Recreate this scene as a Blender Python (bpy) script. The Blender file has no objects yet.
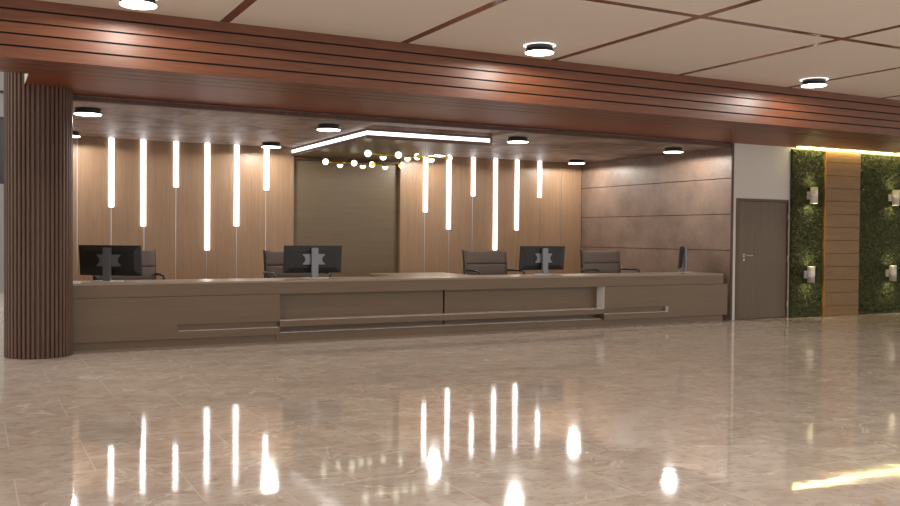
import bpy, bmesh, math, random
from mathutils import Matrix, Vector
random.seed(7)
PI = math.pi
SC = bpy.context.scene
COL = SC.collection

# ------------------------------------------------------------------ camera, world, exposure
CAM_H = 1.45
yaw, pitch, roll = 0.482768, 0.0185297, -0.0080889
fwd = Vector((math.sin(yaw)*math.cos(pitch), math.cos(yaw)*math.cos(pitch), -math.sin(pitch)))
right = Vector((math.cos(yaw), -math.sin(yaw), 0))
down = fwd.cross(right)
r_ = math.cos(roll)*right + math.sin(roll)*down
d_ = -math.sin(roll)*right + math.cos(roll)*down
cam = bpy.data.objects.new('camera', bpy.data.cameras.new('camera'))
COL.objects.link(cam)
cam.data.sensor_width = 36
cam.data.lens = 912.9*36/900
cam.data.clip_end = 200
m = Matrix((( r_.x, -d_.x, -fwd.x, 0), (r_.y, -d_.y, -fwd.y, 0), (r_.z, -d_.z, -fwd.z, CAM_H), (0, 0, 0, 1)))
cam.matrix_world = m
SC.camera = cam

W = bpy.data.worlds.new('world'); SC.world = W
W.use_nodes = True
W.node_tree.nodes['Background'].inputs[0].default_value = (1.0, 0.985, 0.965, 1)
W.node_tree.nodes['Background'].inputs[1].default_value = 1.78
SC.view_settings.view_transform = 'Standard'
SC.view_settings.look = 'None'
SC.view_settings.exposure = 0.0
SC.view_settings.gamma = 1.0
SC.view_settings.use_curve_mapping = False
SC.cycles.sample_clamp_indirect = 4.0
DISC_E = 8.0      # ceiling disc lamps
BAR_E = 4.8        # LED bars on the back wall
BAND_E = 2.5       # LED band of the ceiling light box
GLOBE_E = 3.0
LAMP_W = 110.0      # light thrown by each disc lamp
HALL_W = 75.0

# ------------------------------------------------------------------ materials
def srgb(r, g, b):
    f = lambda c: (c/255/12.92 if c/255 <= .04045 else ((c/255+.055)/1.055)**2.4)
    return (f(r), f(g), f(b), 1)

def new_mat(name):
    mt = bpy.data.materials.new(name); mt.use_nodes = True
    return mt, mt.node_tree.nodes, mt.node_tree.links, mt.node_tree.nodes['Principled BSDF']

def plain(name, c, rough=.5, metal=0.0, noise=0.0, nscale=8.0, spec=.5):
    mt, N, L, P = new_mat(name)
    P.inputs['Base Color'].default_value = c
    P.inputs['Roughness'].default_value = rough
    P.inputs['Metallic'].default_value = metal
    P.inputs['Specular IOR Level'].default_value = spec
    if noise:
        tc = N.new('ShaderNodeTexCoord'); n = N.new('ShaderNodeTexNoise')
        n.inputs['Scale'].default_value = nscale; n.inputs['Detail'].default_value = 4
        L.new(tc.outputs['Object'], n.inputs['Vector'])
        mx = N.new('ShaderNodeMix'); mx.data_type = 'RGBA'
        mx.inputs[6].default_value = tuple(v*(1-noise) for v in c[:3])+(1,)
        mx.inputs[7].default_value = tuple(min(1, v*(1+noise)) for v in c[:3])+(1,)
        L.new(n.outputs[0], mx.inputs[0]); L.new(mx.outputs[2], P.inputs['Base Color'])
    return mt

def wood(name, ca, cb, stretch, rough=.4, spec=.5, bump=.05, fine=1.0, contrast=(.3, .7)):
    """grain: noise squeezed so that it runs along the axis with the small stretch value"""
    mt, N, L, P = new_mat(name)
    tc = N.new('ShaderNodeTexCoord'); mp = N.new('ShaderNodeMapping')
    mp.inputs['Scale'].default_value = stretch
    L.new(tc.outputs['Object'], mp.inputs['Vector'])
    n1 = N.new('ShaderNodeTexNoise'); n1.inputs['Scale'].default_value = 1.0*fine; n1.inputs['Detail'].default_value = 6
    n1.inputs['Roughness'].default_value = .65; n1.inputs['Distortion'].default_value = .4
    n2 = N.new('ShaderNodeTexNoise'); n2.inputs['Scale'].default_value = 4.5*fine; n2.inputs['Detail'].default_value = 3
    L.new(mp.outputs[0], n1.inputs['Vector']); L.new(mp.outputs[0], n2.inputs['Vector'])
    add = N.new('ShaderNodeMath'); add.operation = 'MULTIPLY_ADD'; add.inputs[1].default_value = .45; 
    L.new(n2.outputs[0], add.inputs[0])
    sc = N.new('ShaderNodeMath'); sc.operation = 'MULTIPLY'; sc.inputs[1].default_value = .55
    L.new(n1.outputs[0], sc.inputs[0]); L.new(sc.outputs[0], add.inputs[2])
    mr = N.new('ShaderNodeMapRange'); mr.inputs[1].default_value = contrast[0]; mr.inputs[2].default_value = contrast[1]
    L.new(add.outputs[0], mr.inputs[0])
    mx = N.new('ShaderNodeMix'); mx.data_type = 'RGBA'; mx.inputs[6].default_value = ca; mx.inputs[7].default_value = cb
    L.new(mr.outputs[0], mx.inputs[0]); L.new(mx.outputs[2], P.inputs['Base Color'])
    P.inputs['Roughness'].default_value = rough; P.inputs['Specular IOR Level'].default_value = spec
    if bump:
        b = N.new('ShaderNodeBump'); b.inputs['Strength'].default_value = bump; b.inputs['Distance'].default_value = .01
        L.new(add.outputs[0], b.inputs['Height']); L.new(b.outputs[0], P.inputs['Normal'])
    return mt

def emis(name, c, s, base=(.8, .8, .8, 1)):
    mt, N, L, P = new_mat(name)
    P.inputs['Base Color'].default_value = base
    P.inputs['Emission Color'].default_value = c
    P.inputs['Emission Strength'].default_value = s
    return mt

def floor_mat():
    mt, N, L, P = new_mat('polished_marble')
    tc = N.new('ShaderNodeTexCoord')
    sh = N.new('ShaderNodeMapping'); sh.inputs['Location'].default_value = (-.22, -.385, 0)
    L.new(tc.outputs['Object'], sh.inputs['Vector'])
    br = N.new('ShaderNodeTexBrick')
    br.inputs['Scale'].default_value = 1; br.inputs['Brick Width'].default_value = .9; br.inputs['Row Height'].default_value = .92
    br.inputs['Mortar Size'].default_value = .005; br.inputs['Mortar Smooth'].default_value = .1
    br.inputs['Color1'].default_value = (0, 0, 0, 1); br.inputs['Color2'].default_value = (1, 1, 1, 1); br.inputs['Mortar'].default_value = (.5, .5, .5, 1)
    L.new(sh.outputs[0], br.inputs['Vector'])
    # per-tile shift of the pattern
    off = N.new('ShaderNodeVectorMath'); off.operation = 'SCALE'; off.inputs['Scale'].default_value = 7.3
    L.new(br.outputs['Color'], off.inputs[0])
    av = N.new('ShaderNodeVectorMath'); av.operation = 'ADD'
    L.new(tc.outputs['Object'], av.inputs[0]); L.new(off.outputs[0], av.inputs[1])
    mp = N.new('ShaderNodeMapping'); mp.inputs['Scale'].default_value = (1.0, 1.35, 1)
    mp.inputs['Rotation'].default_value = (0, 0, math.radians(22))
    L.new(av.outputs[0], mp.inputs['Vector'])
    def noise(scale, detail=5, rough=.6, dist=0):
        n = N.new('ShaderNodeTexNoise'); n.inputs['Scale'].default_value = scale; n.inputs['Detail'].default_value = detail
        n.inputs['Roughness'].default_value = rough; n.inputs['Distortion'].default_value = dist
        L.new(mp.outputs[0], n.inputs['Vector']); return n
    def rng(src, a, b, c=0., d=1.):
        r = N.new('ShaderNodeMapRange'); r.inputs[1].default_value = a; r.inputs[2].default_value = b
        r.inputs[3].default_value = c; r.inputs[4].default_value = d; L.new(src, r.inputs[0]); return r.outputs[0]
    def mix(f, a, b):
        x = N.new('ShaderNodeMix'); x.data_type = 'RGBA'
        L.new(f, x.inputs[0])
        for s, v in ((6, a), (7, b)):
            if isinstance(v, tuple): x.inputs[s].default_value = v
            else: L.new(v, x.inputs[s])
        return x.outputs[2]
    c = mix(rng(noise(3.0, 6, .62, .3).outputs[0], .35, .65), srgb(191, 174, 158), srgb(212, 197, 182))
    c = mix(rng(noise(10, 4, .6, .5).outputs[0], .555, .64, 0, .5), c, srgb(180, 146, 118))
    c = mix(rng(noise(14, 4, .6, .3).outputs[0], .57, .66, 0, .4), c, srgb(158, 138, 122))
    v = noise(1.3, 5, .55, 1.2)
    sub = N.new('ShaderNodeMath'); sub.operation = 'SUBTRACT'; sub.inputs[1].default_value = .5; L.new(v.outputs[0], sub.inputs[0])
    ab = N.new('ShaderNodeMath'); ab.operation = 'ABSOLUTE'; L.new(sub.outputs[0], ab.inputs[0])
    vein = rng(ab.outputs[0], 0, .016, 1, 0)
    vm = N.new('ShaderNodeMath'); vm.operation = 'MULTIPLY'; L.new(vein, vm.inputs[0])
    L.new(rng(noise(2.2, 2).outputs[0], .42, .6, 0, .9), vm.inputs[1])
    c = mix(vm.outputs[0], c, srgb(236, 222, 208))
    mo = N.new('ShaderNodeMath'); mo.operation = 'MULTIPLY'; mo.inputs[1].default_value = .7; L.new(br.outputs['Fac'], mo.inputs[0])
    c = mix(mo.outputs[0], c, srgb(226, 210, 194))
    L.new(c, P.inputs['Base Color'])
    # gloss differs a little from tile to tile
    rr = rng(br.outputs['Color'], 0, 1, .025, .085)
    L.new(rr, P.inputs['Roughness'])
    P.inputs['Specular IOR Level'].default_value = .3
    b = N.new('ShaderNodeBump'); b.inputs['Strength'].default_value = .045; b.inputs['Distance'].default_value = .01
    hm = N.new('ShaderNodeMath'); hm.operation = 'MULTIPLY_ADD'; hm.inputs[1].default_value = -1.2; L.new(br.outputs['Fac'], hm.inputs[0]); L.new(noise(5, 4, .5, .5).outputs[0], hm.inputs[2])
    L.new(hm.outputs[0], b.inputs['Height']); L.new(b.outputs[0], P.inputs['Normal'])
    return mt

def concrete_mat():
    mt, N, L, P = new_mat('brown_polished_plaster')
    tc = N.new('ShaderNodeTexCoord')
    n = N.new('ShaderNodeTexNoise'); n.inputs['Scale'].default_value = 1.3; n.inputs['Detail'].default_value = 5; n.inputs['Distortion'].default_value = 1.2
    L.new(tc.outputs['Object'], n.inputs['Vector'])
    mx = N.new('ShaderNodeMix'); mx.data_type = 'RGBA'; mx.inputs[6].default_value = srgb(104, 84, 74); mx.inputs[7].default_value = srgb(158, 138, 127)
    rg = N.new('ShaderNodeMapRange'); rg.inputs[1].default_value = .36; rg.inputs[2].default_value = .64; L.new(n.outputs[0], rg.inputs[0]); L.new(rg.outputs[0], mx.inputs[0])
    mp = N.new('ShaderNodeMapping'); mp.inputs['Rotation'].default_value = (0, 0, PI/2); L.new(tc.outputs['Object'], mp.inputs['Vector'])
    br = N.new('ShaderNodeTexBrick'); br.inputs['Scale'].default_value = 1; br.inputs['Brick Width'].default_value = 1.3; br.inputs['Row Height'].default_value = .42
    br.inputs['Mortar Size'].default_value = .012; L.new(mp.outputs[0], br.inputs['Vector'])
    mj = N.new('ShaderNodeMath'); mj.operation = 'MULTIPLY'; mj.inputs[1].default_value = .4; L.new(br.outputs['Fac'], mj.inputs[0])
    m2 = N.new('ShaderNodeMix'); m2.data_type = 'RGBA'; m2.inputs[7].default_value = srgb(84, 66, 56)
    L.new(mj.outputs[0], m2.inputs[0]); L.new(mx.outputs[2], m2.inputs[6]); L.new(m2.outputs[2], P.inputs['Base Color'])
    P.inputs['Roughness'].default_value = .5
    b = N.new('ShaderNodeBump'); b.inputs['Strength'].default_value = .9; b.inputs['Distance'].default_value = .08
    L.new(n.outputs[0], b.inputs['Height']); L.new(b.outputs[0], P.inputs['Normal'])
    return mt

def wallpanel_mat():
    mt, N, L, P = new_mat('mottled_brown_panel')
    tc = N.new('ShaderNodeTexCoord')
    n = N.new('ShaderNodeTexNoise'); n.inputs['Scale'].default_value = 2.0; n.inputs['Detail'].default_value = 7; n.inputs['Roughness'].default_value = .65
    n2 = N.new('ShaderNodeTexNoise'); n2.inputs['Scale'].default_value = 40; n2.inputs['Detail'].default_value = 3
    L.new(tc.outputs['Object'], n.inputs['Vector']); L.new(tc.outputs['Object'], n2.inputs['Vector'])
    ad = N.new('ShaderNodeMath'); ad.operation = 'MULTIPLY_ADD'; ad.inputs[1].default_value = .35
    L.new(n2.outputs[0], ad.inputs[0]); L.new(n.outputs[0], ad.inputs[2])
    mr = N.new('ShaderNodeMapRange'); mr.inputs[1].default_value = .45; mr.inputs[2].default_value = .9; L.new(ad.outputs[0], mr.inputs[0])
    mx = N.new('ShaderNodeMix'); mx.data_type = 'RGBA'; mx.inputs[6].default_value = srgb(104, 84, 72); mx.inputs[7].default_value = srgb(136, 114, 100)
    L.new(mr.outputs[0], mx.inputs[0]); L.new(mx.outputs[2], P.inputs['Base Color'])
    P.inputs['Roughness'].default_value = .5
    b = N.new('ShaderNodeBump'); b.inputs['Strength'].default_value = .08; b.inputs['Distance'].default_value = .01
    L.new(ad.outputs[0], b.inputs['Height']); L.new(b.outputs[0], P.inputs['Normal'])
    return mt

def leaf_mat():
    mt, N, L, P = new_mat('leaf_green')
    tc = N.new('ShaderNodeTexCoord'); n = N.new('ShaderNodeTexNoise'); n.inputs['Scale'].default_value = 16; n.inputs['Detail'].default_value = 2
    L.new(tc.outputs['Object'], n.inputs['Vector'])
    cr = N.new('ShaderNodeValToRGB'); e = cr.color_ramp.elements
    e[0].position = .3; e[0].color = srgb(48, 56, 22); e[1].position = .7; e[1].color = srgb(110, 116, 52)
    k = cr.color_ramp.elements.new(.52); k.color = srgb(68, 80, 32)
    k2 = cr.color_ramp.elements.new(.64); k2.color = srgb(98, 80, 56)
    L.new(n.outputs[0], cr.inputs[0]); L.new(cr.outputs[0], P.inputs['Base Color'])
    P.inputs['Roughness'].default_value = .55
    return mt

M = dict(
    moss=plain('moss_backing', srgb(38, 44, 20), .8, noise=.3, nscale=30),
    floor=floor_mat(), concrete=concrete_mat(), wallpanel=wallpanel_mat(), leaf=leaf_mat(),
    ceil=plain('beige_ceiling_board', srgb(221, 212, 203), .75, noise=.03, nscale=3),
    cherry=wood('cherry_wood', srgb(86, 45, 25), srgb(122, 71, 42), (.9, 14, 14), .44, .5, .04),
    groove=plain('dark_groove', srgb(30, 16, 12), .8),
    ceilstrip=wood('polished_reddish_strip', srgb(104, 60, 44), srgb(128, 78, 58), (3, 3, 3), .14, .6, .0),
    cherry_matt=wood('cherry_wood_satin', srgb(104, 50, 29), srgb(138, 76, 48), (.9, 14, 14), .45, .4, .04),
    boxwood=wood('rosy_brown_veneer', srgb(92, 70, 60), srgb(122, 98, 86), (.9, .9, 30), .5, .3, .03),
    cherry_dark=wood('dark_vertical_veneer', srgb(62, 42, 34), srgb(104, 76, 62), (30, 30, 1.2), .5, .3, .04),
    column=wood('walnut_slat', srgb(76, 55, 44), srgb(104, 79, 64), (18, 18, .8), .45, .3, .05),
    columndark=plain('column_core', srgb(30, 22, 18), .8),
    oak=wood('oak_veneer', srgb(128, 100, 76), srgb(154, 125, 98), (22, 22, .9), .42, .35, .03),
    taupe=wood('taupe_horizontal_veneer', srgb(92, 77, 56), srgb(110, 93, 70), (.8, 8, 24), .42, .4, .03),
    desk=wood('desk_veneer', srgb(99, 79, 58), srgb(115, 93, 70), (.7, 9, 26), .4, .4, .03),
    desktop=wood('desk_top_laminate', srgb(132, 112, 92), srgb(148, 128, 108), (.7, 9, 26), .3, .5, .02),
    steel=plain('brushed_aluminium', srgb(190, 184, 180), .35, .4),
    reveal=plain('light_aluminium_laminate', srgb(232, 224, 218), .3, .0),
    inlay=plain('metal_inlay', srgb(170, 172, 178), .3, .8),
    white=plain('white_plaster', srgb(202, 196, 188), .7, noise=.02, nscale=2),
    grey=plain('grey_plaster', srgb(122, 118, 114), .7, noise=.03, nscale=1),
    trimwhite=plain('white_gloss_trim', srgb(225, 222, 220), .35),
    doorwood=wood('door_veneer', srgb(92, 78, 63), srgb(111, 95, 78), (26, 26, .9), .5, .3, .03),
    doorframe=wood('door_frame_veneer', srgb(86, 70, 54), srgb(98, 80, 62), (26, 26, .9), .5, .3, .03),
    plank=wood('teak_plank', srgb(112, 83, 48), srgb(136, 104, 64), (1.0, 10, 14), .5, .3, .06),
    plankedge=plain('orange_lit_edge', srgb(176, 118, 44), .4),  # orange light on the panel's side face, put into its colour
    black=plain('black_metal', srgb(36, 36, 36), .4, .2),
    blackplastic=plain('black_plastic', srgb(22, 20, 19), .5, noise=.05, nscale=30),
    screen=plain('screen_glass', srgb(10, 10, 12), .08),
    silver=plain('grey_stand_metal', srgb(118, 118, 122), .4, .5),
    leather=plain('taupe_leather', srgb(98, 84, 76), .5, noise=.05, nscale=20),
    chairmetal=plain('dark_chrome', srgb(60, 60, 64), .3, .8),
    brass=plain('brass', srgb(170, 150, 60), .25, .9),
    lampwhite=plain('white_lamp_enamel', srgb(220, 214, 212), .4),
    glow=emis('disc_diffuser', (1, .96, .9, 1), DISC_E),
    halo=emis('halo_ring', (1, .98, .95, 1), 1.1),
    bar=emis('led_tube', (1, .975, .985, 1), BAR_E),
    band=emis('led_band', (1, .97, .97, 1), BAND_E),
    globe=emis('opal_globe', (1, 1, .74, 1), GLOBE_E),
    strip=emis('warm_led_strip', (1, .88, .38, 1), 48.0),
    spot=emis('wall_lamp_lens', (1, .88, .5, 1), 60.0),
    darkglass=plain('dark_glass', srgb(34, 34, 36), .25),
)

# ------------------------------------------------------------------ helpers
def new_bm(): return bmesh.new()
def add_box(bm, x0, x1, y0, y1, z0, z1, bevel=0.0, mi=0):
    mat = Matrix.Translation(((x0+x1)/2, (y0+y1)/2, (z0+z1)/2)) @ Matrix.Diagonal((x1-x0, y1-y0, z1-z0, 1))
    r = bmesh.ops.create_cube(bm, size=1, matrix=mat)
    fs = set(f for v in r['verts'] for f in v.link_faces)
    if bevel:
        es = list({e for f in fs for e in f.edges})
        o = bmesh.ops.bevel(bm, geom=es, offset=bevel, segments=2, profile=.5, affect='EDGES')
        fs = {f for f in fs if f.is_valid} | set(o['faces'])
    for f in fs: f.material_index = mi
    return fs
def add_cyl(bm, c, r, z0, z1, seg=32, r2=None, mi=0):
    mat = Matrix.Translation((c[0], c[1], (z0+z1)/2))
    o = bmesh.ops.create_cone(bm, cap_ends=True, segments=seg, radius1=r, radius2=r if r2 is None else r2, depth=z1-z0, matrix=mat)
    for f in {f for v in o['verts'] for f in v.link_faces}:
        f.material_index = mi
        f.smooth = len(f.verts) == 4
def add_tube(bm, pts, r, seg=10):
    pts = [Vector(p) for p in pts]; rings = []
    for i, p in enumerate(pts):
        t = (pts[min(i+1, len(pts)-1)] - pts[max(i-1, 0)]).normalized()
        ref = Vector((0, 0, 1)) if abs(t.z) < .9 else Vector((1, 0, 0))
        u = t.cross(ref).normalized(); v = t.cross(u)
        rings.append([bm.verts.new(p + r*(math.cos(2*PI*k/seg)*u + math.sin(2*PI*k/seg)*v)) for k in range(seg)])
    for a, b in zip(rings, rings[1:]):
        for k in range(seg):
            f = bm.faces.new((a[k], a[(k+1) % seg], b[(k+1) % seg], b[k])); f.smooth = True
    bm.faces.new(rings[0][::-1]); bm.faces.new(rings[-1])
def add_sphere(bm, c, r, seg=20, squash=1.0, half=False):
    o = bmesh.ops.create_uvsphere(bm, u_segments=seg, v_segments=seg//2+2, radius=r)
    for v in o['verts']:
        if half and v.co.z > 0: v.co.z *= .05
        v.co = Vector((v.co.x, v.co.y, v.co.z*squash)) + Vector(c)
    for f in {f for v in o['verts'] for f in v.link_faces}: f.smooth = True
def extrude_poly(bm, poly, axis, a, b, mi=0):
    """poly of 2-D points in the plane perpendicular to axis, extruded from a to b"""
    def P(p, t):
        return {'x': (t, p[0], p[1]), 'y': (p[0], t, p[1]), 'z': (p[0], p[1], t)}[axis]
    A = [bm.verts.new(P(p, a)) for p in poly]; B = [bm.verts.new(P(p, b)) for p in poly]
    fs = [bm.faces.new(A), bm.faces.new(B[::-1])]
    for i in range(len(poly)):
        j = (i+1) % len(poly); fs.append(bm.faces.new((A[i], B[i], B[j], A[j])))
    for f in fs: f.material_index = mi
    return fs
def obj(name, bm, mats, parent=None):
    me = bpy.data.meshes.new(name)
    bmesh.ops.recalc_face_normals(bm, faces=bm.faces)
    bm.to_mesh(me); bm.free()
    for k in (mats if isinstance(mats, (list, tuple)) else [mats]): me.materials.append(M[k])
    o = bpy.data.objects.new(name, me); COL.objects.link(o)
    if parent: o.parent = parent
    return o
def thing(name, label, cat, loc=(0, 0, 0), rotz=0, group=None):
    o = bpy.data.objects.new(name, None); COL.objects.link(o); o.empty_display_size = .1
    o.location = loc; o.rotation_euler = (0, 0, rotz)
    return tag(o, label, cat, group)
def tag(o, label, cat, group=None):
    o['label'] = label; o['category'] = cat
    if group: o['group'] = group
    return o
def struct(name, bm, mats, label=None, cat=None, parent=None):
    o = obj(name, bm, mats, parent)
    if not parent: o['kind'] = 'structure'
    if label: o['label'] = label
    if cat: o['category'] = cat
    return o
def dup(root, loc, rotz, label, name=None):
    r = root.copy(); COL.objects.link(r); r.location = loc; r.rotation_euler = (0, 0, rotz); r['label'] = label
    for ch in list(root.children):
        c = ch.copy(); COL.objects.link(c); c.parent = r
        for g in list(ch.children):
            d = g.copy(); COL.objects.link(d); d.parent = c
    return r

# ------------------------------------------------------------------ the room shell
bm = new_bm(); add_box(bm, -12, 30, -3, 27, -.2, 0)
struct('floor', bm, 'floor', 'polished beige marble floor of large tiles with light veins', 'floor')

# hall ceiling: flat boards with cherry strips showing in the joints
ZC, YB0 = 3.714, 9.79
bm = new_bm(); add_box(bm, -10, 28, 2.96, YB0+.5, ZC+.003, ZC+.12, mi=1)
xs = [2.395 + 2.109*k for k in range(-6, 13)]
ys = [7.14 - 2.115*k for k in range(0, 3)]
g = .056
for i in range(len(xs)-1):
    yb = [YB0+.3] + ys
    for j in range(len(yb)-1):
        add_box(bm, xs[i]+g, xs[i+1]-g, yb[j+1]+g, yb[j]-(g if j else 0), ZC, ZC+.03)
struct('ceiling', bm, ['ceil', 'ceilstrip'], 'beige hall ceiling boards divided by reddish wood strips', 'ceiling')

# cherry beam over the hall
def yz_profile():
    p = [(YB0, 3.80)]
    for z in (3.605, 3.484, 3.370, 3.253):
        p += [(YB0, z+.009), (YB0+.03, z+.008), (YB0+.03, z-.008), (YB0, z-.009)]
    p += [(YB0, 3.135)]
    for y in (9.985, 10.235, 10.465):
        p += [(y-.012, 3.135), (y-.010, 3.150), (y+.010, 3.150), (y+.012, 3.135)]
    p += [(10.69, 3.135), (10.69, 3.80)]
    return p
bm = new_bm(); extrude_poly(bm, yz_profile(), 'x', -14, 30)
bm.normal_update()
for f in bm.faces:
    c_ = f.calc_center_median()
    if abs(f.normal.x) < .5 and (YB0+.002 < c_.y < YB0+.035) and c_.z > 3.2 and c_.z < 3.7: f.material_index = 1
struct('trim_1', bm, ['cherry', 'groove'], 'glossy reddish wood beam with horizontal grooves crossing the hall ceiling', 'beam')
bm = new_bm(); add_box(bm, .535, 30, 10.692, 12.0, 3.135, 3.7)
for f in bm.faces:
    if f.normal.x < -.9: f.material_index = 1
struct('trim_2', bm, ['cherry_matt', 'white'], 'smooth reddish wood soffit behind the grooved beam', 'soffit')
bm = new_bm(); add_box(bm, 0.9, 11.88, 12.002, 12.07, 3.067, 3.118)
struct('trim_3', bm, 'cherry_dark', 'narrow dark vertical-grain strip along the top of the reception opening', 'trim')

# reception recess
X0, XR, YR, ZR = 1.03, 11.885, 16.444, 3.064
LB = (5.28, 7.46, 12.80, 16.54)       # light box footprint
bm = new_bm()
CX0, CX1, CY1 = 5.2, 7.44, 12.799
add_box(bm, .9, CX0, 12.071, 16.8, ZR, 3.3)
add_box(bm, .9, XR+.05, 12.02, 12.5, 3.3, 3.7)
add_box(bm, CX1, XR+.3, 12.071, 16.8, ZR, 3.3)
add_box(bm, CX0, CX1, 12.071, CY1, ZR+.05, 3.3)
add_box(bm, CX0, CX1, CY1, 16.8, ZR, 3.3)
struct('ceiling', bm, 'concrete', 'brown polished plaster ceiling over the reception desk', 'ceiling')

def boards(bm, xa, n, w, y0, y1, z0, z1, gap=.007):
    for k in range(n):
        add_box(bm, xa+k*w+gap, xa+(k+1)*w-gap, y0, y1, z0, z1, .002)
for nm, xa, n, w, lab in (('wall_back', 1.03, 8, .5372, 'pale oak panel wall left of the plain taupe wall, with vertical joints'),
                          ('wall_back', 7.495, 8, .5469, 'pale oak panel wall right of the plain taupe wall, with vertical joints')):
    bm = new_bm(); boards(bm, xa, n, w, YR, YR+.10, 0.0, ZR)
    wb = struct(nm, bm, 'oak', lab, 'wall')
    for k in range(1, n):
        b2 = new_bm(); add_box(b2, xa+k*w-.008, xa+k*w+.008, YR+.006, YR+.02, 0, ZR)
        obj('metal_inlay', b2, 'inlay', wb)
bm = new_bm(); add_box(bm, .9, 12.0, 16.56, 16.8, 0, ZR)
struct('wall_back', bm, 'taupe', 'plain taupe wall with fine horizontal grain between the oak panels', 'wall')
bm = new_bm(); add_box(bm, 5.328, 7.494, 16.46, 16.558, 2.86, 2.918)
struct('trim_4', bm, 'cherry_dark', 'dark brown rail under the ceiling light box at the taupe wall', 'trim')
bm = new_bm(); add_box(bm, .9, 1.0, 12.071, 16.56, 0, ZR)
struct('wall_left', bm, 'wallpanel', 'side wall of the reception recess behind the slatted column', 'wall')

bm = new_bm()
zg = [0, .6, 1.235, 1.878, 2.515, 3.067]
for a, b in zip(zg, zg[1:]):
    add_box(bm, XR, XR+.05, 12.004, YR+.11, a+(.006 if a else 0), b-.006, .002)
add_box(bm, XR+.03, XR+.05, 12.004, YR+.11, 0, ZR, mi=1); add_box(bm, XR+.05, XR+.3, 12.2, 16.8, 0, 3.5, mi=1)
struct('wall_right', bm, ['wallpanel', 'groove'], 'mottled brown panel wall closing the right side of the reception recess', 'wall')
bm = new_bm(); add_box(bm, XR+.0, XR+.05, 11.985, 12.003, 0, 3.134)
struct('trim_5', bm, 'cherry_dark', 'thin brown vertical trim at the end of the panel wall', 'trim')

# front wall right of the recess: white around the door
bm = new_bm()
DX0, DX1, DZ = 12.01, 13.315, 2.165
add_box(bm, XR+.05, DX0, 12.0, 12.2, 0, 3.5)
add_box(bm, DX1, 30, 12.0, 12.2, 0, 3.5)
add_box(bm, DX0, DX1, 12.0, 12.2, DZ, 3.5)
add_box(bm, DX0-.05, DX1+.2, 12.201, 12.3, 0, DZ+.2)
struct('wall_right', bm, 'white', 'off-white wall around the brown door, right of the reception', 'wall')
# door
droot = bpy.data.objects.new('door_1', None); COL.objects.link(droot); droot.location = (DX0, 12.0, 0)
droot['kind'] = 'structure'; droot['label'] = 'closed brown wooden door with lever handle in the white wall'; droot['category'] = 'door'
bm = new_bm()
w = DX1-DX0
add_box(bm, 0.0, .085, -.012, .16, 0, DZ, .003); add_box(bm, w-.02, w, -.006, .16, 0, DZ, .003); add_box(bm, .085, w-.02, -.012, .16, DZ-.045, DZ, .003)
obj('door_frame', bm, 'doorframe', droot)
bm = new_bm(); add_box(bm, .095, w-.024, .02, .065, .006, DZ-.05, .003)
dl = obj('door_leaf', bm, 'doorwood', droot)
bm = new_bm()
add_box(bm, .195, .24, .008, .02, 1.115, 1.175, .004)
add_tube(bm, [(.217, .015, 1.147), (.217, -.04, 1.147), (.23, -.052, 1.147), (.37, -.052, 1.145)], .011)
obj('door_handle', bm, 'steel', dl)
bm = new_bm(); add_box(bm, .198, .238, .008, .02, 1.045, 1.09, .004); add_cyl(bm, (.218, .012), .009, 1.058, 1.078, 12)
obj('key_plate', bm, 'steel', dl)
for z in (.25, 1.08, 1.86):
    bm = new_bm(); add_cyl(bm, (w-.01, -.014), .012, z-.06, z+.06, 12); add_box(bm, w-.02, w, -.012, .004, z-.06, z+.06)
    obj('hinge', bm, 'steel', droot)

# far left part of the hall, seen past the column
bm = new_bm(); add_box(bm, -20, 12, 24.5, 24.8, 0, 2.62); add_box(bm, -20, 12, 24.5, 24.8, 4.23, 7)
add_box(bm, -20, 12, 24.46, 24.5, 4.81, 4.85, mi=1)
struct('wall_left', bm, ['grey', 'groove'], 'far grey wall glimpsed left of the slatted column', 'wall')
bm = new_bm(); add_box(bm, -20, 12, 24.6, 24.7, 2.62, 4.23)
struct('window_1', bm, 'darkglass', 'dark high window band in the far grey wall', 'window')

# ------------------------------------------------------------------ slatted column
cx, cy, R = .703, 11.80, .372
col = thing('slatted_column', 'round column clad in dark walnut vertical slats at left end of desk', 'column', (cx, cy, 0))
n = 44; poly = []
for k in range(n):
    a0 = 2*PI*k/n; da = 2*PI/n
    for t, rr in ((.0, R-.03), (.06, R-.008), (.18, R), (.60, R), (.72, R-.008), (.78, R-.03)):
        a = a0 + da*t; poly.append((rr*math.cos(a), rr*math.sin(a)))
bm = new_bm(); extrude_poly(bm, poly, 'z', .004, 3.9)
obj('slat_cladding', bm, 'column', col)
bm = new_bm(); add_cyl(bm, (0, 0), R-.035, 0, .004, 44)
obj('base_ring', bm, 'columndark', col)

# ------------------------------------------------------------------ reception desk
desk = thing('reception_desk', 'long taupe wood reception desk with light metal reveals along its front', 'desk', (1.02, 12.0, 0))
def D(x0, x1, y0, y1, z0, z1, **k): return (x0-1.02, x1-1.02, y0-12, y1-12, z0, z1)
bm = new_bm(); add_box(bm, *D(1.05, 11.74, 12.006, 12.76, .805, .83), .003)
obj('worktop', bm, 'desktop', desk)
bm = new_bm(); add_box(bm, *D(1.05, 11.74, 12.006, 12.06, .647, .804), .002)
obj('top_fascia', bm, 'desk', desk)
# left block
bm = new_bm()
add_box(bm, *D(1.048, 2.348, 11.99, 12.22, .10, .645), .002)
add_box(bm, *D(2.348, 3.695, 11.99, 12.22, .28, .645)); add_box(bm, *D(2.348, 3.695, 11.99, 12.22, .10, .197)); add_box(bm, *D(2.348, 3.695, 12.06, 12.22, .197, .28))
obj('front_panel', bm, 'desk', desk)
bm = new_bm(); add_box(bm, *D(2.350, 3.695, 11.99, 12.06, .197, .2))
obj('metal_reveal', bm, 'reveal', desk)
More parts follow.
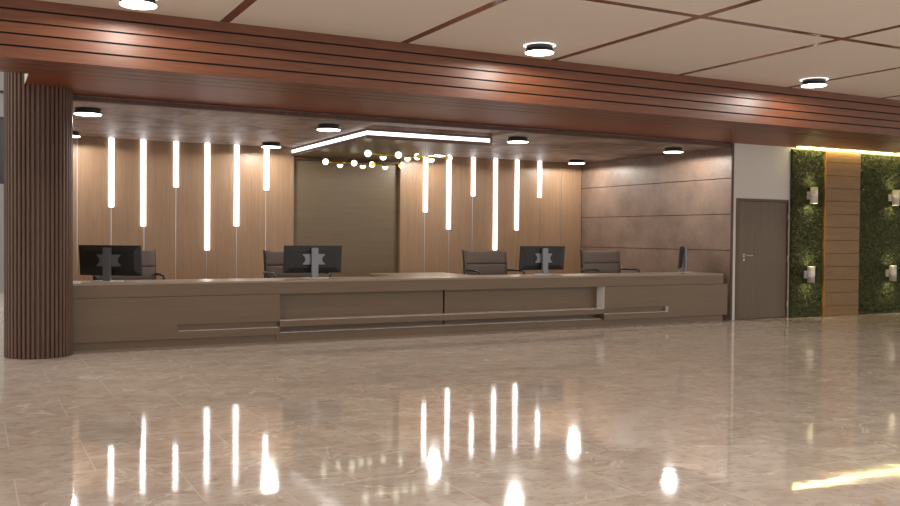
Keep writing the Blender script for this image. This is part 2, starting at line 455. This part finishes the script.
# right block
bm = new_bm()
add_box(bm, *D(10.477, 11.825, 11.99, 12.22, .10, .645), .002)
add_box(bm, *D(9.132, 10.477, 11.99, 12.22, .29, .645)); add_box(bm, *D(9.132, 10.477, 11.99, 12.22, .10, .197)); add_box(bm, *D(9.132, 10.477, 12.06, 12.22, .197, .29))
obj('front_panel', bm, 'desk', desk)
bm = new_bm(); add_box(bm, *D(9.13, 10.475, 11.99, 12.06, .197, .2)); add_box(bm, *D(10.470, 10.4765, 11.99, 12.06, .2, .29))
add_box(bm, *D(9.126, 9.1315, 11.991, 12.2, .286, .645))
obj('metal_reveal', bm, 'reveal', desk)
# middle: set-back panels, ledge, lower niche
bm = new_bm(); add_box(bm, *D(3.696, 6.28, 12.20, 12.26, .12, .646)); add_box(bm, *D(6.305, 9.125, 12.19, 12.26, .12, .646)); add_box(bm, *D(6.28, 6.305, 12.245, 12.26, .12, .646), mi=1)
obj('recessed_panel', bm, ['desk', 'groove'], desk)
bm = new_bm(); add_box(bm, *D(3.696, 9.125, 11.995, 12.188, .2, .284), .002)
obj('ledge', bm, 'desk', desk)
bm = new_bm(); add_box(bm, *D(3.696, 9.125, 11.995, 12.188, .2845, .289)); add_box(bm, *D(3.696, 9.06, 11.995, 12.188, .1205, .1245))
obj('metal_reveal', bm, 'reveal', desk)
bm = new_bm(); add_box(bm, *D(3.65, 9.14, 12.03, 12.3, 0, .12)); add_box(bm, *D(1.05, 3.65, 12.04, 12.3, 0, .099)); add_box(bm, *D(9.14, 11.76, 12.04, 12.3, 0, .099))
obj('plinth', bm, 'desk', desk)
bm = new_bm(); add_box(bm, *D(1.06, 11.73, 12.27, 12.30, .10, .804))
obj('rear_panel', bm, 'desk', desk)
for x in (1.06, 6.2, 11.69):
    bm = new_bm(); add_box(bm, *D(x, x+.03, 12.305, 12.74, 0, .804)); obj('side_panel', bm, 'desk', desk)

ret = thing('return_desk', 'taupe wood side table with open niche standing behind the desk middle', 'desk', (5.78, 12.77, 0))
bm = new_bm(); add_box(bm, 0, 1.32, 0, 1.09, .80, .832, .003); obj('tabletop', bm, 'desktop', ret)
bm = new_bm(); add_box(bm, 0, 1.32, 1.05, 1.088, 0, .80); obj('rear_panel', bm, 'desk', ret)
bm = new_bm(); add_box(bm, 1.28, 1.32, 0.01, 1.05, 0, .80); obj('side_panel', bm, 'desk', ret)
bm = new_bm(); add_box(bm, .02, 1.28, .01, 1.05, .36, .39); obj('shelf', bm, 'desk', ret)

# ------------------------------------------------------------------ LED bars on the oak panels
bars = [(2.104, 1.898), (2.625, 1.581), (3.176, 2.272), (3.720, 1.167), (4.243, 1.601), (4.795, 2.269),
        (8.044, 1.928), (8.572, 1.593), (9.138, 2.279), (9.668, 1.167), (10.192, 1.590), (10.762, 2.291)]
names = ['long', 'longer', 'short', 'longest', 'long', 'short']
pos = ['first bar from the slatted column', 'second bar from the slatted column', 'third bar from the slatted column', 'longest of the left six, reaching lowest',
       'second bar from the taupe wall on its left side', 'short bar nearest the taupe wall on its left side',
       'first bar right of the taupe wall, behind the brass globe lamp', 'second bar right of the taupe wall', 'short third bar right of the taupe wall', 'longest of the right six, ending behind a chair',
       'fifth bar right of the taupe wall', 'short bar nearest the brown panel wall']
for (x, z), lb in zip(bars, pos):
    t = thing('led_bar', 'glowing vertical LED bar, '+lb, 'light', (x, YR, z), 0, 'vertical LED bars on the oak wall')
    bm = new_bm(); add_box(bm, -.042, .042, -.03, -.006, 0.0, ZR-z-.001, .003); obj('light_tube', bm, 'bar', t)
    bm = new_bm(); add_box(bm, -.038, .038, -.006, -.001, 0.0, ZR-z-.001); obj('mounting_rail', bm, 'inlay', t)

# ------------------------------------------------------------------ ceiling light box
lb = thing('ceiling_light_box', 'square ceiling box with a glowing white LED band around its sides', 'light', (LB[0], LB[2], 2.92))
Wd, Dp = LB[1]-LB[0], LB[3]-LB[2]
bm = new_bm(); add_box(bm, .003, Wd, .003, Dp-.1, 0, .146)
add_box(bm, .0, .003, 0.0, Dp-.1, 0.0, .048); add_box(bm, .0, .003, 0.0, Dp-.1, .108, .146)
add_box(bm, .0, Wd, 0.0, .003, 0.0, .048); add_box(bm, .0, Wd, 0.0, .003, .108, .146); add_box(bm, Wd-.04, Wd, 0, .003, .048, .108)
obj('box_frame', bm, 'boxwood', lb)
bm = new_bm(); add_box(bm, .02, Wd-.02, .02, Dp-.12, -.004, -.0005)
obj('bottom_panel', bm, 'taupe', lb)
bm = new_bm(); add_box(bm, -.002, .003, .0, Dp-.1, .049, .107); add_box(bm, .0, Wd-.041, -.002, .003, .049, .107)
obj('led_band', bm, 'band', lb)
bm = new_bm(); add_box(bm, CX0+.01-LB[0], Wd-.08, .0, .04, .148, .148+.04)
obj('upper_rim', bm, 'oak', lb)

# ------------------------------------------------------------------ disc lamps
def disc_lamp(loc, h, label, halo, group):
    t = thing('ceiling_lamp', label, 'light', loc, 0, group)
    bm = new_bm(); add_cyl(bm, (0, 0), .156, -h+.022, -.001, 40); add_cyl(bm, (0, 0), .169, -h+.018, -h+.022, 40)
    add_cyl(bm, (0, 0), .1695, -h+.002, -h+.018, 40); obj('housing', bm, 'black', t)
    bm = new_bm(); add_cyl(bm, (0, 0), .168, -h-.006, -h+.0015, 40, r2=.170)
    obj('diffuser', bm, 'glow', t)
    ld = bpy.data.lights.new('lamp_light', 'SPOT'); ld.energy = HALL_W if halo else LAMP_W; ld.color = (1, .95, .87)
    ld.spot_size = math.radians(176); ld.spot_blend = .06; ld.shadow_soft_size = .1
    lo = bpy.data.objects.new('lamp_light', ld); COL.objects.link(lo); lo.location = (0, 0, -h-.02); lo.parent = t
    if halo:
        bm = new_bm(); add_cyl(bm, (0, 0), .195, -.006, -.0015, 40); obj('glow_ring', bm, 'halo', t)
    return t
first = None
rec_lab = {(0, 0): 'flush round lamp at the front left of reception ceiling, beside the column', (0, 1): 'round lamp at the rear left of reception ceiling, partly behind the column',
           (1, 0): 'round lamp at front of reception ceiling, left of the LED light box', (1, 1): 'round lamp at the oak wall, above the left short LED bar',
           (2, 0): 'round lamp at front of reception ceiling, right of the LED light box', (2, 1): 'round lamp half hidden behind the brass globe fixture',
           (3, 1): 'round lamp in the rear right corner of the reception ceiling', (3, 0): 'round lamp at front right of reception ceiling, near the brown panel wall'}
for (i, j), lab_ in rec_lab.items():
    x, y = (1.34, 4.64, 7.90, 11.19)[i]+.035*j, (12.72, 15.74)[j]
    if first is None: first = disc_lamp((x, y, ZR), .071, lab_, False, 'black-rimmed disc lamps in the reception ceiling')
    else: dup(first, (x, y, ZR), 0, lab_)
first = None
for i, x in enumerate((1.41, 5.96, 10.60, 15.2, -3.2)):
    for j, y in enumerate((9.13, 4.6, 0.0)):
        if j == 0 and 0 <= i < 3:
            lab_ = ['glowing disc lamp in hall ceiling above the column end of the beam', 'glowing disc lamp in hall ceiling at the picture centre, in front of the beam', 'glowing disc lamp in hall ceiling nearest the green wall'][i]
        else:
            continue
        if first is None: first = disc_lamp((x, y, ZC), .085, lab_, True, 'haloed disc lamps in the hall ceiling')
        else: dup(first, (x, y, ZC), 0, lab_)

# ------------------------------------------------------------------ brass globe fixtures
def globe_fixture(x0, x1, y, z, label):
    t = thing('globe_chandelier', label, 'chandelier', ((x0+x1)/2, y, z), 0, 'brass rods with opal globes under the light box')
    L2 = (x1-x0)/2
    bm = new_bm(); add_tube(bm, [(-L2, 0, 0), (L2, 0, 0)], .011); obj('rod', bm, 'brass', t)
    for s in (-.45, .45):
        bm = new_bm(); add_tube(bm, [(s*L2, 0, .008), (s*L2, 0, 2.915-z)], .0025, 6); obj('hanging_wire', bm, 'brass', t)
    k = 7; r = .054
    for i in range(k):
        x = -L2 + 2*L2*(0, .198, .37, .499, .64, .80, 1)[i]
        kind = 'side' if i in (0, 2) else ('below' if i in (1, 3, 5) else 'far')
        if kind == 'side': c, cap = (x, -.05, 0), ((x, -.004, 0), (x, .014, 0))
        elif kind == 'below': c, cap = (x, 0, -.058), None
        else: c, cap = (x, .06, 0), ((x, -.018, 0), (x, .015, 0))
        if i == 6: c, cap = (x+.052, .02, 0), ((x, 0, 0), (x, 0, 0))
        bm = new_bm()
        if kind == 'below': add_sphere(bm, (x, 0, -.036), r, 24, half=True)
        else: add_sphere(bm, c, r, 24)
        gl = obj('globe', bm, 'globe', t)
        bm = new_bm()
        if kind == 'below': add_cyl(bm, (x, 0), .045, -.031, -.006, 20, r2=.014)
        else:
            yy = .012 if kind == 'side' else -.02
            add_tube(bm, [(x, yy, 0), (x, yy+.025 if kind == 'far' else yy-.02, 0)], .036, 20)
        obj('globe_cap', bm, 'brass', gl)
    return t
globe_fixture(5.565, 7.03, 15.45, 2.75, 'rear brass rod of opal globes, nearer the taupe wall')
globe_fixture(5.55, 6.98, 13.46, 2.745, 'front brass rod of opal globes, nearer the hall')

# ------------------------------------------------------------------ monitors
def make_monitor():
    t = thing('monitor', '', 'monitor', (0, 0, 0), 0, 'black monitors on the reception desk')
    bm = new_bm()
    o = bmesh.ops.create_cone(bm, cap_ends=True, segments=40, radius1=.215, radius2=.21, depth=.012, matrix=Matrix.Translation((0, 0, .0065)) @ Matrix.Diagonal((1, .62, 1, 1)))
    obj('stand_base', bm, 'steel', t)
    bm = new_bm()
    extrude_poly(bm, [(-.048, -.03), (.048, -.03), (.052, 0), (.045, .022), (-.045, .022), (-.052, 0)], 'z', .0125, .435)
    obj('stand_pole', bm, 'silver', t)
    bm = new_bm()
    z0, z1, zc = .955-.83-.055+.007, 1.297-.83, 0
    z0 = .077
    # shell: front rim and tapered back
    hw = .432
    rings = [(-hw, hw, z0, z1, .085), (-hw, hw, z0, z1, .062), (-hw+.09, hw-.09, z0+.075, z1-.075, .042)]
    vs = [[bm.verts.new(p) for p in ((a, y, c), (b, y, c), (b, y, d), (a, y, d))] for a, b, c, d, y in rings]
    for A, B in zip(vs, vs[1:]):
        for k in range(4): bm.faces.new((A[k], A[(k+1) % 4], B[(k+1) % 4], B[k]))
    bm.faces.new(vs[0]); bm.faces.new(vs[-1])
    zc = (z0+z1)/2
    for v in bm.verts: v.co.y -= (v.co.z-zc)*.09
    sh = obj('screen_housing', bm, 'blackplastic', t)
    bm = new_bm(); add_box(bm, -hw+.012, hw-.012, .0852, .087, z0+.02, z1-.012)
    for v in bm.verts: v.co.y -= (v.co.z-zc)*.09
    obj('screen', bm, 'screen', sh)
    bm = new_bm()
    zc = (z0+z1)/2
    bow = [(-.165, -.075), (-.07, -.075), (.07, -.075), (.165, -.075), (.16, -.055), (.135, -.035), (.125, 0), (.135, .035), (.16, .055), (.165, .075), (.07, .075), (-.07, .075), (-.165, .075), (-.16, .055), (-.135, .035), (-.125, 0), (-.135, -.035), (-.16, -.055)]
    extrude_poly(bm, [(x, z+zc) for x, z in bow], 'y', .024, .041)
    obj('mounting_plate', bm, 'silver', t)
    return t
mon = make_monitor()
mons = [((1.535, 12.35, .831), -38, 'black monitor seen from behind beside the slatted column'),
        ((4.333, 12.43, .831), 0, 'black monitor seen from behind in front of the plain taupe wall'),
        ((8.28, 12.47, .831), 0, 'black monitor seen from behind beside the right oak LED bars'),
        ((11.30, 12.50, .831), 45, 'black monitor seen edge-on at the right end of the desk')]
for i, (loc, a, lab_) in enumerate(mons):
    if i == 0: mon.location = loc; mon.rotation_euler = (0, 0, math.radians(a)); mon['label'] = lab_
    else: dup(mon, loc, math.radians(a), lab_)

# ------------------------------------------------------------------ office chairs (face the desk, -Y)
def make_chair():
    t = thing('office_chair', '', 'chair', (0, 0, 0), 0, 'taupe office chairs behind the reception desk')
    # backrest: padded panel with seams, slightly curved
    hw = .405
    prof = []                      # (z, y) centre line of the back
    nz = 34
    def yc(z): return .26 + .07*((z-.6)/.6)**1.3
    seams = (.80, .985)
    bm = new_bm(); A = []; B = []; nx = 8
    for i in range(nz+1):
        z = .62 + .585*i/nz
        th = .026
        for s in seams: th -= .021*math.exp(-((z-s)/.008)**2)
        if i in (0, nz): th = .008
        rowA, rowB = [], []
        for j in range(nx+1):
            x = -hw + 2*hw*j/nx
            tt = th*(1 if 0 < j < nx else .5)
            rowA.append(bm.verts.new((x, yc(z)-tt, z))); rowB.append(bm.verts.new((x, yc(z)+tt, z)))
        A.append(rowA); B.append(rowB)
    for i in range(nz):
        for j in range(nx):
            f = bm.faces.new((A[i][j], A[i][j+1], A[i+1][j+1], A[i+1][j])); f.smooth = True
            f = bm.faces.new((B[i][j], B[i+1][j], B[i+1][j+1], B[i][j+1])); f.smooth = True
        bm.faces.new((A[i][0], A[i+1][0], B[i+1][0], B[i][0])); bm.faces.new((A[i][nx], B[i][nx], B[i+1][nx], A[i+1][nx]))
    for j in range(nx):
        bm.faces.new((A[0][j], B[0][j], B[0][j+1], A[0][j+1])); bm.faces.new((A[nz][j], A[nz][j+1], B[nz][j+1], B[nz][j]))
    obj('backrest', bm, 'leather', t)
    for sz in seams:
        bm = new_bm(); y = yc(sz)-.0145; add_box(bm, -hw+.004, hw-.004, y, y+.02, sz-.005, sz+.005); obj('seam_dark_strip', bm, 'groove', t)  # thin dark strip added to darken the seam crease
    # seat
    bm = new_bm()
    for k, (y0, y1) in enumerate(((-.42, -.21), (-.205, .0), (.005, .22))):
        add_box(bm, -hw, hw, y0, y1, .55, .61, .018)
    obj('seat', bm, 'leather', t)
    for s in (-1, 1):
        bm = new_bm()
        pts = [(s*.425, -.44, .57), (s*.425, -.2, .56), (s*.425, .12, .56), (s*.425, .22, .60), (s*.41, yc(.75)+.05, .75), (s*.41, yc(1.0)+.05, 1.0), (s*.41, yc(1.2)+.05, 1.195), (s*.41, yc(1.2)+.07, 1.205)]
        add_tube(bm, pts, .016)
        obj('side_frame', bm, 'black', t)
        bm = new_bm()
        add_tube(bm, [(s*.41, .34, .868), (s*.43, .32, .872), (s*.43, .1, .876), (s*.43, -.17, .876), (s*.43, -.215, .862), (s*.43, -.235, .82), (s*.43, -.24, .66), (s*.43, -.22, .565)], .02)
        obj('armrest', bm, 'chairmetal', t)
    bm = new_bm(); add_box(bm, -.11, .11, -.14, .14, .515, .549, .006); add_cyl(bm, (0, 0), .035, .12, .515, 16)
    obj('gas_lift', bm, 'chairmetal', t)
    for k in range(5):
        a = 2*PI*k/5 + .3
        bm = new_bm(); add_tube(bm, [(.03*math.cos(a), .03*math.sin(a), .16), (.4*math.cos(a), .4*math.sin(a), .105)], .022)
        lg = obj('base_leg', bm, 'chairmetal', t)
        bm = new_bm()
        c = Vector((.4*math.cos(a), .4*math.sin(a), .042)); u = Vector((-math.sin(a), math.cos(a), 0))
        add_tube(bm, [c-u*.025, c+u*.025], .041, 16); add_tube(bm, [c+Vector((0, 0, .03)), c+Vector((0, 0, .065))], .012)
        obj('caster', bm, 'blackplastic', lg)
    return t
ch = make_chair()
chairs = [((1.925, 13.25, 0), 0, 'taupe office chair mostly hidden behind the monitor beside the column'),
          ((4.36, 13.25, 0), 0, 'taupe office chair half hidden behind the monitor at the taupe wall'),
          ((7.79, 13.22, 0), 0, 'taupe office chair in full view left of the right centre monitor'),
          ((10.14, 13.10, 0), 0, 'taupe office chair in front of the brown panel wall')]
for i, (loc, a, lab_) in enumerate(chairs):
    if i == 0: ch.location = loc; ch['label'] = lab_
    else: dup(ch, loc, math.radians(a), lab_)

# ------------------------------------------------------------------ green walls, plank panel, strip, wall lamps
def green_wall(x0, x1, label, nleaf):
    t = thing('green_wall', label, 'green wall', (x0, 11.998, 0), 0, 'leafy green wall panels')
    w = x1-x0; h = 3.10
    bm = new_bm(); add_box(bm, .01, w-.01, -.03, 0, 0.0, h); obj('backing', bm, 'moss', t)
    verts, faces = [], []
    rnd = random.Random(int(x0*10))
    for k in range(nleaf):
        c = Vector((rnd.uniform(.012, w-.012), -.035-rnd.random()*.035, rnd.uniform(.015, h-.015)))
        s = rnd.uniform(.014, .027)
        if k % 22 == 0: c.x = -.003; c.y = rnd.uniform(-.06, -.008)
        R3 = Matrix.Rotation(rnd.uniform(0, 2*PI), 3, 'Y') @ Matrix.Rotation(rnd.uniform(-1.0, 1.0), 3, 'X') @ Matrix.Rotation(rnd.uniform(-.7, .7), 3, 'Z')
        b = len(verts)
        for p in ((-.1*s, 0, -s), (-.62*s, -.25*s, 0), (0, .1*s, s*1.1), (.62*s, -.25*s, 0), (0, .0, -.1*s)):
            v = R3 @ Vector(p) + c
            v.x = min(max(v.x, -.008), w+.004 if x0 > 14 else w-.002); v.y = min(v.y, -.004 if k % 22 == 0 else -.03); v.z = min(max(v.z, .005), h)
            verts.append(v)
        faces += [(b, b+4, b+1), (b+1, b+4, b+2), (b+2, b+4, b+3), (b+3, b+4, b)]
    me = bpy.data.meshes.new('foliage'); me.from_pydata(verts, [], faces); me.materials.append(M['leaf'])
    o = bpy.data.objects.new('foliage', me); COL.objects.link(o); o.parent = t; o['kind'] = 'stuff'
    return t
green_wall(13.345, 14.17, 'narrow leafy green wall panel between the door and the plank panel', 12000)
green_wall(15.14, 18.0, 'leafy green wall panel at the right edge, right of the plank panel', 34000)
pk = thing('plank_panel', 'vertical panel of stacked teak planks between the two green walls', 'wall panel', (14.175, 11.999, 0))
bm = new_bm()
z = 0.0; edges = [0, .188, .436, .684, .931, 1.177, 1.424, 1.672, 1.92, 2.166, 2.405, 2.645, 2.895, 3.095]
for a, b in zip(edges, edges[1:]): add_box(bm, .004, .955, -.095, -.06, a+.003, b-.003, .002)
obj('planks', bm, 'plank', pk)
bm = new_bm(); add_box(bm, .01, .95, -.06, 0, 0, 3.095); obj('backing_board', bm, 'groove', pk)
bm = new_bm(); add_box(bm, -.003, .0035, -.097, -.0, 0, 3.095); obj('side_edge', bm, 'plankedge', pk)
bm = new_bm(); add_box(bm, 0, 4.6, -.012, .012, 0.007, .018)
st = obj('led_strip', bm, 'strip'); st.location = (13.36, 11.85, 3.1165)
tag(st, 'warm yellow LED strip under the soffit along the green walls', 'light')

def wall_lamp():
    t = thing('wall_lamp', '', 'light', (0, 0, 0), 0, 'white cylinder wall lamps on the green walls')
    h = .15
    bm = new_bm(); add_cyl(bm, (0, 0), .066, -h, h, 32)
    fs = [f for f in bm.faces if abs(f.normal.z) > .9]
    r = bmesh.ops.inset_region(bm, faces=fs, thickness=.008)
    for f in fs: 
        s = 1 if f.normal.z > 0 else -1
        for v in f.verts: v.co.z -= s*.02
    obj('lamp_body', bm, 'lampwhite', t)
    bm = new_bm(); add_cyl(bm, (0, 0), .055, h-.019, h-.014, 24); add_cyl(bm, (0, 0), .055, -h+.014, -h+.019, 24)
    obj('lens', bm, 'spot', t)
    bm = new_bm(); add_box(bm, -.035, .035, .068, .15, -.07, .07, .006)
    obj('wall_mount', bm, 'lampwhite', t)
    return t
wl = wall_lamp()
for i, (x, z, lab_) in enumerate([(13.745, 2.255, 'upper white cylinder wall lamp on the narrow green wall beside the door'), (13.70, .79, 'lower white cylinder wall lamp on the narrow green wall beside the door'),
                         (16.03, 2.275, 'upper white cylinder wall lamp on the green wall at the right edge'), (15.98, .79, 'lower white cylinder wall lamp on the green wall at the right edge')]):
    loc = (x, 11.80, z)
    if i == 0: wl.location = loc; wl['label'] = lab_
    else: dup(wl, loc, 0, lab_)
